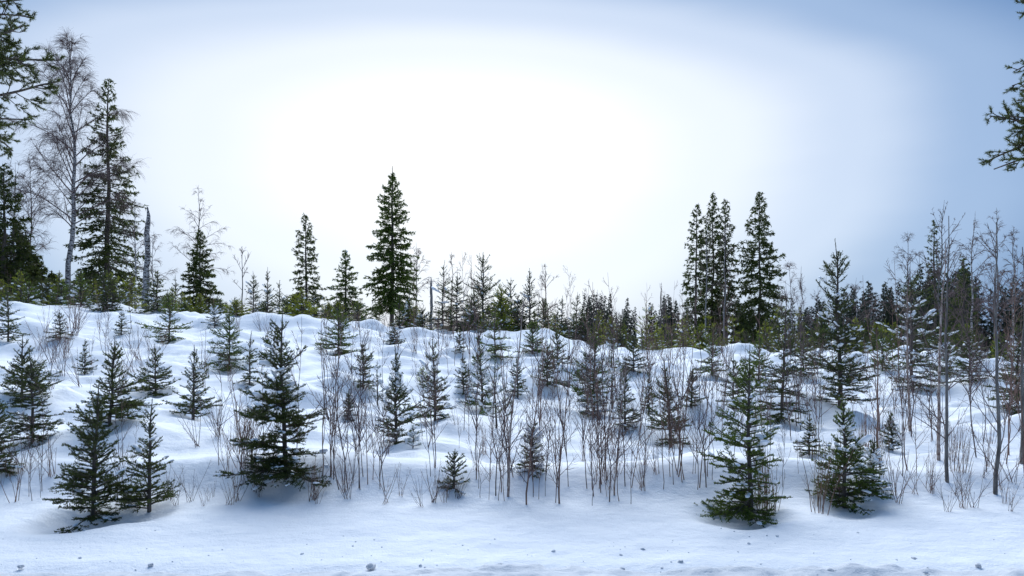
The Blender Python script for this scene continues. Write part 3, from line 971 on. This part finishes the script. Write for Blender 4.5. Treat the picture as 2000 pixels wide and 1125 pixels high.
loc, h = big(207, 55, 155)
make('tall_spruce', 'tall dark spruce with separate sagging boughs beside the drooping birch', 'spruce', loc,
     tall_spruce(701, h, 3.0, .03, 190, D_, .20, 22, .75, .55, trunk_r=.22), 'grown trees behind the crest')
loc, h = big(138, 52, 66)
make('drooping_birch', 'very tall bare birch with drooping twigs at left', 'birch', loc,
     birch(702, h, 4.9, .28, 46, 14, 12, 1.5, 56, trunk_r=.20, tw=1.7, shape=([0, .15, .4, .7, 1], [.8, 1, 1, .7, .2])), 'grown trees behind the crest')
loc, h = big(765, 44, 322)
make('tall_spruce', 'tall dense central spruce with a long spike and a bare lower trunk', 'spruce', loc,
     tall_spruce(703, h, 1.8, .13, 210, G_, .13, 46, .6, .34, top_spike=.05, trunk_r=.13, narrow_top=1.15), 'grown trees behind the crest')
loc, h = big(598, 48, 418)
make('tall_spruce', 'narrow ragged spruce with a thin crown left of the tall central spruce', 'spruce', loc,
     tall_spruce(704, h, 1.25, .08, 105, D_, .14, 34, .8, .4, trunk_r=.10, thin=.1, narrow_top=1.3), 'grown trees behind the crest')
loc, h = big(674, 44, 488)
make('tall_spruce', 'grey-green pyramid spruce between the ragged spruce and the tall central spruce', 'spruce', loc,
     tall_spruce(705, h, 1.35, .05, 110, G_, .12, 34, .5, .25, trunk_r=.08, snow=.06), 'grown trees behind the crest')
loc, h = big(390, 46, 450)
make('tall_spruce', 'dark pointed spruce under a thin bare birch, left of centre', 'spruce', loc,
     tall_spruce(706, h, 1.45, .03, 135, D_, .14, 40, .4, .3, trunk_r=.09), 'grown trees behind the crest')
loc, h = big(385, 50, 365)
make('bare_birch', 'thin bare birch rising behind the dark pointed spruce', 'birch', loc,
     birch(707, h, 2.6, .3, 22, 8, 6, .7, 48, trunk_r=.09, tw=1.3, bark='bark_alder'), 'grown trees behind the crest')
for px, Y, ty, r, nb, lab, sd in ((1358, 78, 400, 1.8, 120, 'left thin spruce of the tall group on the right crest', 711),
                                  (1390, 80, 380, 2.3, 150, 'tallest dark spruce of the tall group on the right crest', 712),
                                  (1421, 78, 390, 2.0, 125, 'right spruce of the tall group, beside the lone layered spruce', 713),
                                  (1480, 76, 377, 3.1, 150, 'lone layered spruce with open sagging boughs right of the tall group', 714)):
    loc, h = big(px, Y, ty)
    make('tall_spruce', lab, 'spruce', loc, tall_spruce(sd, h, r, .10, nb, D_, .26, 18, .8, .7, trunk_r=.17, narrow_top=1.2), 'grown trees behind the crest')
BIRCHES = [
    # column, distance, top row, radius, clear, n1, n2, n3, hang, twig thickness, bark, label
    (30, 50, 315, 3.2, .25, 26, 9, 7, 1.0, 1.3, 'bark_alder', 'bare birch at the left edge in front of the dark forest'),
    (62, 58, 300, 3.4, .25, 26, 9, 7, 1.1, 1.3, 'bark_alder', 'bare birch with hanging twigs left of the tall drooping birch'),
    (262, 50, 385, 2.2, .3, 18, 7, 6, .6, 1.2, 'bark_birch', 'thin white stemmed birch left of the broken birch stub'),
    (300, 54, 455, 2.4, .3, 16, 7, 6, .6, 1.2, 'bark_birch', 'thin spreading birch right of the broken birch stub'),
    (470, 40, 478, 1.3, .45, 9, 4, 3, .25, 1.3, 'bark_alder', 'bare forked sapling standing alone on the crest left of centre'),
    (815, 50, 470, 1.9, .15, 26, 7, 6, .4, 1.2, 'bark_alder', 'bare thin birch against the right side of the tall central spruce'),
    (880, 40, 488, 1.0, .3, 14, 5, 4, .3, 1.1, 'bark_twig', 'bare thin birch over the dark wide young spruce'),
    (945, 46, 490, 1.2, .3, 14, 5, 4, .3, 1.1, 'bark_alder', 'bare thin birch behind the dark open spruce'),
    (1065, 36, 512, 1.2, .2, 16, 5, 4, .3, 1.1, 'bark_twig', 'bare thin birch right of the dark pointed crest spruce'),
    (1376, 74, 420, 2.4, .3, 18, 7, 5, .5, 1.5, 'bark_grey_dead', 'pale bare birch inside the tall group on the right crest'),
    (1412, 72, 430, 2.2, .3, 18, 7, 5, .5, 1.5, 'bark_grey_dead', 'leaning pale bare birch in front of the tall group'),
    (1545, 60, 512, 2.4, .25, 18, 8, 6, .8, 1.3, 'bark_birch', 'bare round headed birch right of the lone layered spruce'),
    (1668, 55, 540, 1.8, .3, 16, 7, 6, .5, 1.2, 'bark_birch', 'bare birch right behind the tall broad young spruce'),
    (1770, 48, 448, 1.9, .35, 22, 8, 6, .6, 1.2, 'bark_birch', 'bare birch above the layered snowy spruce'),
    (1845, 46, 388, 3.0, .35, 26, 8, 5, .15, 1.3, 'bark_alder', 'tall fan headed bare aspen at right'),
    (1905, 44, 410, 2.2, .3, 22, 8, 6, .5, 1.3, 'bark_birch', 'tall white stemmed birch right of the fan headed aspen'),
    (1940, 40, 402, 2.0, .3, 20, 8, 6, .4, 1.2, 'bark_alder', 'tall dark bare birch near the right edge'),
    (1985, 42, 440, 2.2, .3, 22, 8, 6, .4, 1.2, 'bark_birch', 'bare birch on the right edge'),
    (1700, 62, 555, 1.7, .3, 14, 6, 5, .5, 1.2, 'bark_birch', 'small bare birch right of the tall broad young spruce'),
    (1600, 62, 555, 1.7, .3, 14, 6, 5, .5, 1.2, 'bark_birch', 'small bare birch left of the tall broad young spruce'),
]
for i, (px, Y, ty, r, cl, n1, n2, n3, hg, tw, bk, lab) in enumerate(BIRCHES):
    loc, h = big(px, Y, ty)
    up = px in (1845, 470)
    make('bare_birch', lab, 'birch', loc, birch(740 + i, h, r, cl, n1, n2, n3 - 1, hg, 55 if up else 50, bk, trunk_r=.0055 * h + .015, tw=tw * 1.3, droop=.05 if up else .8), 'bare broadleaved trees behind the crest')
loc, h = big(1830, 47, 430)
make('tall_spruce', 'narrow dark spruce inside the fan headed bare aspen', 'spruce', loc, tall_spruce(770, h, 1.3, .05, 70, D_, .15, 30, .6, .4, thin=.2, trunk_r=.1), 'grown trees behind the crest')
loc, h = big(1885, 50, 500)
make('tall_spruce', 'dark spruce between the aspen and the right edge', 'spruce', loc, tall_spruce(771, h, 1.6, .05, 80, D_, .15, 34, .5, .4, trunk_r=.1), 'grown trees behind the crest')
for px, Y, ty, r, lab, sd in ((5, 48, 320, 2.6, 'tall black spruce at the left edge', 772), (38, 52, 435, 2.2, 'dark dense spruce right of the tall black one at the left edge', 773),
                              (72, 54, 505, 1.8, 'dark dense spruce with a low peak left of the drooping birch', 774),
                              (105, 56, 535, 1.9, 'low dark spruce just left of the drooping birch trunk', 775), (-22, 50, 400, 2.4, 'black spruce cut by the left edge', 776)):
    loc, h = big(px, Y, ty)
    make('tall_spruce', lab, 'spruce', loc, tall_spruce(sd, h, r, .02, 115, D_, .20, 24, .5, .5, trunk_r=.15), 'grown trees behind the crest')


def snag(seed, h, r0, mat, stubs=5, broken=True):
    rng = np.random.default_rng(seed)
    tr = MB(); st = MB()
    K = 14; zz = np.linspace(-.02, 1, K)
    P = np.column_stack([np.cumsum(rng.normal(0, .006 * h, K)), np.cumsum(rng.normal(0, .006 * h, K)), zz * h])[None]
    R = r0 * (1 - .35 * np.clip(zz, 0, 1)) * (1 + rng.normal(0, .06, K))
    if broken:
        R[-2:] *= [.7, .25]
    tr.tubes(P, R[None], 9, 0, cap=True)
    B, _, _ = children(rng, P, stubs, .3, .97, (1.0, 1.5), 4, lambda s, pl: .06 * pl + 0 * s, 0, .1)
    st.tubes(B, np.tile(np.linspace(r0 * .22, r0 * .08, 4)[None], (len(B), 1)), 5, 0, cap=True)
    return [('trunk', tr.mesh('snag_trunk', [mat])), ('branch_stubs', st.mesh('snag_stubs', [mat]))]


for px, Y, ty, r0, mt, stb, lab, sd, ln in ((278, 42, 400, .21, 'bark_birch', 6, 'thick broken birch stub right of the tall left spruce', 780, .05),
                                            (841, 42, 540, .11, 'bark_grey_dead', 9, 'broken grey snag right of the tall central spruce', 781, 0),
                                            (1292, 44, 556, .055, 'bark_spruce', 2, 'bare dead pole standing above the bushy crest pine', 782, 0)):
    loc, h = big(px, Y, ty)
    make('dead_snag', lab, 'dead tree', loc, snag(sd, h, r0, mt, stb), 'dead stems behind the crest', tilt=(0, ln))

# ------------------------------------------------------------------ distant dark forest: six built, the rest copied
rng = np.random.default_rng(77)
FARP = [tall_spruce(800 + k, 15, (1.9, 2.2, 1.7, 2.4, 1.5, 2.0)[k], .03, (75, 80, 70, 85, 65, 78)[k], 'needles_far', .42, 9, .4, .7, trunk_r=.14) for k in range(6)]
FAR = []
for lo, hi, n, d0, d1, t0, t1, name in ((1135, 1165, 3, 150, 175, 568, 585, 'dark spruce of the far clump right of the central crest row'),
                                        (1150, 1345, 34, 170, 230, 572, 612, 'dark spruce of the far tree line left of the tall group'),
                                        (1435, 1640, 34, 120, 180, 578, 612, 'dark spruce of the far tree line right of the lone layered spruce'),
                                        (1650, 1800, 30, 90, 140, 548, 592, 'dark spruce of the far tree line behind the layered snowy spruce'),
                                        (1790, 2070, 38, 58, 85, 512, 570, 'dark spruce of the forest at the right edge'),
                                        (-60, 150, 22, 62, 90, 520, 575, 'dark spruce of the forest at the left edge'),
                                        (150, 345, 14, 110, 150, 572, 592, 'low dark spruce of the far tree line behind the broken birch stub')):
    pxs = np.sort(rng.uniform(lo, hi, n))
    for k, px in enumerate(pxs):
        FAR.append((px, rng.uniform(d0, d1), rng.uniform(t0, t1), name, ordinal(k)))
for k, (px, Y, ty, name, nth) in enumerate(FAR):
    loc, h = big(px, Y, ty)
    s = h / 15
    make('far_spruce', nth + ' ' + name.replace('dark ', '').replace(' of the ', ' from the left of the ', 1), 'spruce', loc, FARP[k % 6], name.replace('dark spruce of the ', '').replace('low ', ''), rz=rng.uniform(0, 6.28), scale=(s * rng.uniform(.8, 1.15), s * rng.uniform(.8, 1.15), s))

# low thicket along the crest: four built, the rest copied
THK = [young_spruce(880 + k, 1.6, (.75, .62, .85, .7)[k], (G_, B_, D_, B_)[k], 6.0, .2, .18, .12, .5, snow_size=1.3) for k in range(4)]
for lo, hi, n, h0, h1, name in ((285, 480, 14, .9, 1.9, 'around the foot of the dark pointed spruce'), (480, 730, 20, .9, 1.8, 'left of the tall central spruce'),
                                (770, 1130, 38, .9, 2.0, 'right of the tall central spruce'), (1130, 1340, 22, .8, 1.7, 'below the far tree line'),
                                (1330, 1620, 28, .9, 2.1, 'at the foot of the tall group'), (1640, 2010, 26, 1.0, 2.4, 'before the forest at the right edge'),
                                (-10, 260, 22, 1.0, 2.2, 'before the forest at the left edge')):
    for k, px in enumerate(np.sort(rng.uniform(lo, hi, n))):
        Yk = rng.uniform(31, 40)
        x, y, z = on(px, Yk)
        sc = rng.uniform(h0, h1) / 1.6
        make('thicket_spruce', ordinal(k) + ' thicket spruce from the left ' + name, 'spruce', (x, y, z - .05), THK[int(rng.integers(4))], 'crest thicket ' + name,
             rz=rng.uniform(0, 6.28), scale=(sc * rng.uniform(.9, 1.3), sc * rng.uniform(.9, 1.3), sc))

# ------------------------------------------------------------------ overhanging pines beside the camera
x, y, z = on(-150, 12.0)
make('old_pine', 'old pine whose needle tufts hang into the upper left corner', 'pine', (x, y, z - .1), pine_big(901, 11.0, 4.8, 50, 2.3, 0.0, 1.4), 'old pines beside the road')
x, y, z = on(2170, 12.0)
make('old_pine', 'old pine whose needle tufts reach in at the upper right edge', 'pine', (x, y, z - .1), pine_big(902, 9.0, 4.7, 46, 2.0, pi, 1.4), 'old pines beside the road')

# ------------------------------------------------------------------ bare saplings on the slope
rng = np.random.default_rng(5)
SAP = [sapling(1000 + k, 2.0, (10, 14, 8, 17, 12, 9, 13, 16)[k], .26, .0056, ('bark_twig', 'bark_twig_dark')[k % 2], ('bark_twig', 'bark_twig_dark')[k % 2], wig=.005 + .003 * (k % 3), sub=5) for k in range(8)]
CLUMPS = [
    (1040, 1300, 800, 900, 120, 240, 24, 'on the slope below the bushy snowy spruce'),
    (1330, 1480, 760, 860, 100, 200, 12, 'around the thin grey-green spruce'),
    (1560, 1760, 740, 860, 110, 230, 16, 'around the tall broad young spruce'),
    (1780, 2000, 760, 860, 100, 200, 12, 'on the shaded slope behind the alders'),
    (420, 560, 900, 960, 90, 200, 9, 'left of the largest wide spruce'),
    (760, 940, 820, 900, 100, 200, 9, 'on the open snow at centre'),
    (100, 330, 660, 780, 60, 120, 16, 'on the upper left slope'),
    (660, 860, 650, 720, 60, 120, 10, 'below the central crest'),
    (1200, 1420, 680, 740, 70, 140, 12, 'below the right crest'),
    (1420, 1560, 860, 960, 90, 190, 7, 'beside the bright roadside spruce'),
    # columns, base rows, heights (px), how many, phrase
    (640, 762, 925, 962, 150, 290, 17, 'in the thicket right of the largest wide spruce'),
    (800, 850, 880, 940, 150, 230, 3, 'between the narrow snowy spruce and the tiny bristly one'),
    (930, 1070, 925, 985, 150, 300, 18, 'around the tall birch sapling at centre'),
    (1085, 1180, 940, 988, 170, 320, 12, 'left of the slim spruce among the right birch saplings'),
    (1185, 1262, 930, 985, 170, 300, 9, 'below the slim spruce among the right birch saplings'),
    (1285, 1400, 920, 960, 170, 300, 16, 'in the thicket before the brownish skirted spruce'),
    (1490, 1625, 820, 900, 150, 260, 9, 'between the two roadside spruces at right'),
    (1700, 1830, 830, 930, 200, 330, 9, 'left of the grey alder trunks'),
    (1860, 2000, 850, 960, 160, 300, 6, 'among the grey alder trunks'),
    (580, 640, 925, 945, 200, 330, 2, 'against the front of the largest wide spruce'),
    (30, 95, 960, 990, 90, 200, 4, 'in the snow at the lower left edge'),
    (225, 275, 965, 1000, 120, 230, 5, 'between the roadside pair at left'),
    (860, 935, 690, 760, 90, 190, 7, 'on the upper slope right of the slender spruce'),
    (1040, 1220, 690, 800, 80, 150, 9, 'around the bushy snowy spruce'),
]
for c0, c1, b0, b1, h0, h1, n, phrase in CLUMPS:
    cols = np.sort(rng.uniform(c0, c1, n))
    for k, px in enumerate(cols):
        x, y, z = at(px, rng.uniform(b0, b1))
        h = rng.uniform(h0, h1 * 1.3) * y / F
        s = h / 2.0
        make('bare_sapling', f'{ordinal(k)} bare sapling from the left {phrase}', 'sapling', (x, y, z - .02), SAP[int(rng.integers(8))],
             'bare saplings ' + phrase, rz=rng.uniform(0, 6.28), tilt=(rng.normal(0, .05), rng.normal(.04, .06)), scale=(s, s, s))
SPECIAL = [
    # column, base, top, branches, spread, stem radius, stem bark, lean, label
    (992, 972, 560, 16, .20, .0135, 'bark_birch_young', .09, 'tall slender birch sapling with a pale lower stem at centre'),
    (1028, 985, 640, 14, .20, .0085, 'bark_twig', .12, 'leaning brown birch sapling right of the pale stemmed one'),
    (1092, 985, 620, 12, .16, .0085, 'bark_twig', .10, 'leaning reddish sapling left of the bushy snowy spruce'),
    (1198, 968, 690, 10, .18, .0085, 'bark_birch_young', .10, 'pale leaning birch sapling below the bushy snowy spruce'),
    (1836, 900, 470, 18, .16, .018, 'bark_birch_young', .02, 'young birch with a flaking pale stem left of the straight grey alder'),
    (1850, 942, 420, 20, .18, .017, 'bark_alder', .0, 'straight grey alder rising from the snow at right'),
    (1946, 966, 430, 18, .22, .019, 'bark_alder', .0, 'curved grey alder trunk with long low boughs at right'),
    (1776, 842, 560, 12, .15, .018, 'bark_birch_young', .0, 'slim pale birch in front of the layered snowy spruce'),
    (1990, 905, 480, 14, .2, .022, 'bark_alder', .0, 'thin grey alder at the right edge'),
    (1715, 900, 640, 10, .16, .014, 'bark_twig', .0, 'thin upright sapling behind the small snow covered spruce'),
]
for i, (px, by, ty, nb, spd, r0, bk, ln, lab) in enumerate(SPECIAL):
    x, y, z = at(px, by)
    h = (by - ty) * y / F
    make('slender_tree', lab, 'sapling', (x, y, z - .02), sapling(1100 + i, h, nb + (4 if bk == 'bark_alder' else 8), spd * (1.2 if bk == 'bark_alder' else 1), r0, bk, 'bark_twig_dark', .0045, 7, (.45, .85), .10, 1.1 if bk == 'bark_alder' else .85, (ln, 0)), 'slender bare trees on the slope')

# ------------------------------------------------------------------ bare shrubs and dry stems
SHR = [shrub(1200 + k, 1.0, (5, 7, 9, 6)[k], (.35, .5, .4, .25)[k], ('bark_twig', 'bark_twig_dark', 'bark_twig', 'bark_twig')[k]) for k in range(4)]
DRY = [shrub(1250 + k, 1.0, 9, .14, 'straw' if k else 'bark_twig', 1.0, 2) for k in range(2)]
FIELDS = [
    (60, 300, 640, 770, 60, 100, 24, SHR, 'on the upper left slope'),
    (385, 520, 850, 960, 90, 150, 13, SHR, 'left of the largest wide spruce'),
    (330, 560, 955, 1000, 40, 100, 11, SHR, 'on the bank right of the left roadside pair'),
    (600, 1000, 958, 992, 40, 110, 15, SHR, 'on the road bank below the centre'),
    (0, 140, 900, 1010, 70, 130, 5, SHR, 'in the blue snow at the lower left edge'),
    (300, 560, 640, 800, 50, 90, 11, SHR, 'between the small spruces left of centre'),
    (1480, 1640, 960, 1010, 80, 150, 11, DRY, 'between the two roadside spruces at right'),
    (1740, 1995, 930, 1005, 60, 130, 14, SHR, 'at the foot of the grey alders'),
    (1560, 1990, 850, 930, 60, 110, 16, DRY, 'on the slope behind the grey alders'),
    (640, 900, 780, 900, 50, 90, 9, SHR, 'around the narrow snowy spruce'),
    (880, 1320, 880, 960, 60, 110, 14, SHR, 'under the birch saplings'),
    (1180, 1420, 700, 800, 50, 90, 10, SHR, 'on the upper right slope'),
    (560, 900, 640, 700, 50, 80, 10, SHR, 'along the central crest'),
]
for c0, c1, b0, b1, h0, h1, n, protos, phrase in FIELDS:
    cols = np.sort(rng.uniform(c0, c1, n))
    kind = 'clump of dry stems' if protos is DRY else 'bare twiggy shrub'
    for k, px in enumerate(cols):
        x, y, z = at(px, rng.uniform(b0, b1))
        s = rng.uniform(h0, h1) * y / F
        link_shrub(f'{ordinal(k)} {kind} from the left {phrase}', 'dry plant' if protos is DRY else 'shrub', (x, y, z - .01), protos[int(rng.integers(len(protos)))],
                   ('dry stems ' if protos is DRY else 'bare shrubs ') + phrase, rng.uniform(0, 6.28), s, 'dry_stems' if protos is DRY else 'bare_shrub')

# brushwood along the crest: bare twigs that read as one grey-brown mass behind the first trees
mb = MB()
n = 700
Y = rng.uniform(32, 60, n); px = rng.uniform(-40, 2040, n); X = (px - CX) / F * Y
Zg = height(X, Y)
h = rng.uniform(.5, 2.2, n) * np.interp(px, [0, 1100, 1500, 2000], [1, .8, 1.0, 1.5])
d = np.column_stack([rng.normal(0, .1, n), rng.normal(0, .1, n), np.ones(n)])
St = grow(np.column_stack([X, Y, Zg - .1]), d, h, 5, 0, .06, rng)
mb.tubes(St, np.tile(np.linspace(.012, .004, 5)[None], (n, 1)), 3, 0)
Tw, _, _ = children(rng, St, 6, .25, .95, (.4, .9), 3, lambda s, pl: .35 * pl * (1.15 - s), .2, .08)
mb.tubes(Tw, np.tile(np.array([[.005, .004, .003]]), (len(Tw), 1)), 3, 0)
o = link('crest_undergrowth', mb.mesh('crest_undergrowth', ['bark_twig']), None, 'stuff')
o['label'], o['category'] = 'grey-brown bare undergrowth along and behind the crest', 'undergrowth'

# ------------------------------------------------------------------ snow capped stump and lumps on the road


def lump(seed, r, mat, flat=.6, rough=.18):
    rng = np.random.default_rng(seed)
    v, f = ico(3)
    n = vnoise(v[:, 0] * 1.6 + seed, v[:, 1] * 1.6 + v[:, 2], seed) - .5
    n2 = vnoise(v[:, 0] * 4 + seed, v[:, 2] * 4 + v[:, 1] * 3, seed + 1) - .5
    w = v * (1 + rough * 2 * n + rough * n2)[:, None] * r
    w[:, 2] *= flat
    mb = MB(); mb.add(w, f)
    return mb.mesh('snow_lump', [mat])


x, y, z = at(1106, 752)
s = y / F
t = thing('snowy_stump', 'low stump under a round cap of snow on the upper slope', 'stump', (x, y, z - .05))
mb = MB(); mb.tubes(np.array([[[0, 0, -.1], [0, 0, .1], [.01, 0, 14 * s]]]), np.array([[24 * s, 20 * s, 19 * s]]), 12, 0, cap=True)
link('stump_wood', mb.mesh('stump_wood', ['bark_spruce']), t)
c = link('snow_cap', lump(41, 30 * s, 'snow_clump', .75, .1), t, 'stuff'); c.location = (0, 0, 22 * s)

CH = [lump(50 + k, 1.0, 'snow_clump', .75, .35) for k in range(4)]
CHUNKS = [(725, 1108, 10), (978, 1104, 6), (295, 1104, 6), (1330, 1098, 6), (1625, 1118, 9), (1785, 1092, 6), (40, 1108, 6), (1910, 1105, 6), (1215, 1112, 5)]
for k, (px, py, r) in enumerate(sorted(CHUNKS)):
    x, y = (px - CX) / F * (EYE * F / (py - HZ)), EYE * F / (py - HZ)
    s = r * y / F
    o = link('snow_chunk', CH[k % 4])
    o.location = (x, y, s * .15); o.scale = (s * .9, s * .9, s * .8); o.rotation_euler = (0, 0, k * 1.3)
    o['label'], o['category'], o['group'] = f'{ordinal(k)} lump of packed snow from the left along the road edge', 'snow lump', 'snow lumps along the road edge'
# crumbs of ploughed snow, too many to count
mb = MB()
n = 260
cx, cy = rng.uniform(-6, 6, n), 4.9 + np.abs(rng.normal(0, .28, n)) * np.where(rng.random(n) < .5, -1.3, 1)
cz = height(cx, cy)
cz = np.where(cy < 4.6, .012, cz)
mb.blobs(rng, np.column_stack([cx, cy, cz + .0]), rng.normal(size=(n, 3)) * [1, 1, .1], np.clip(rng.gamma(2, .003, n), .002, .02), 0, .7, 1.3)
o = link('snow_crumbs', mb.mesh('snow_crumbs', ['snow_road']), None, 'stuff')
o['label'], o['category'] = 'crumbs of ploughed snow scattered along the road edge', 'snow crumbs'
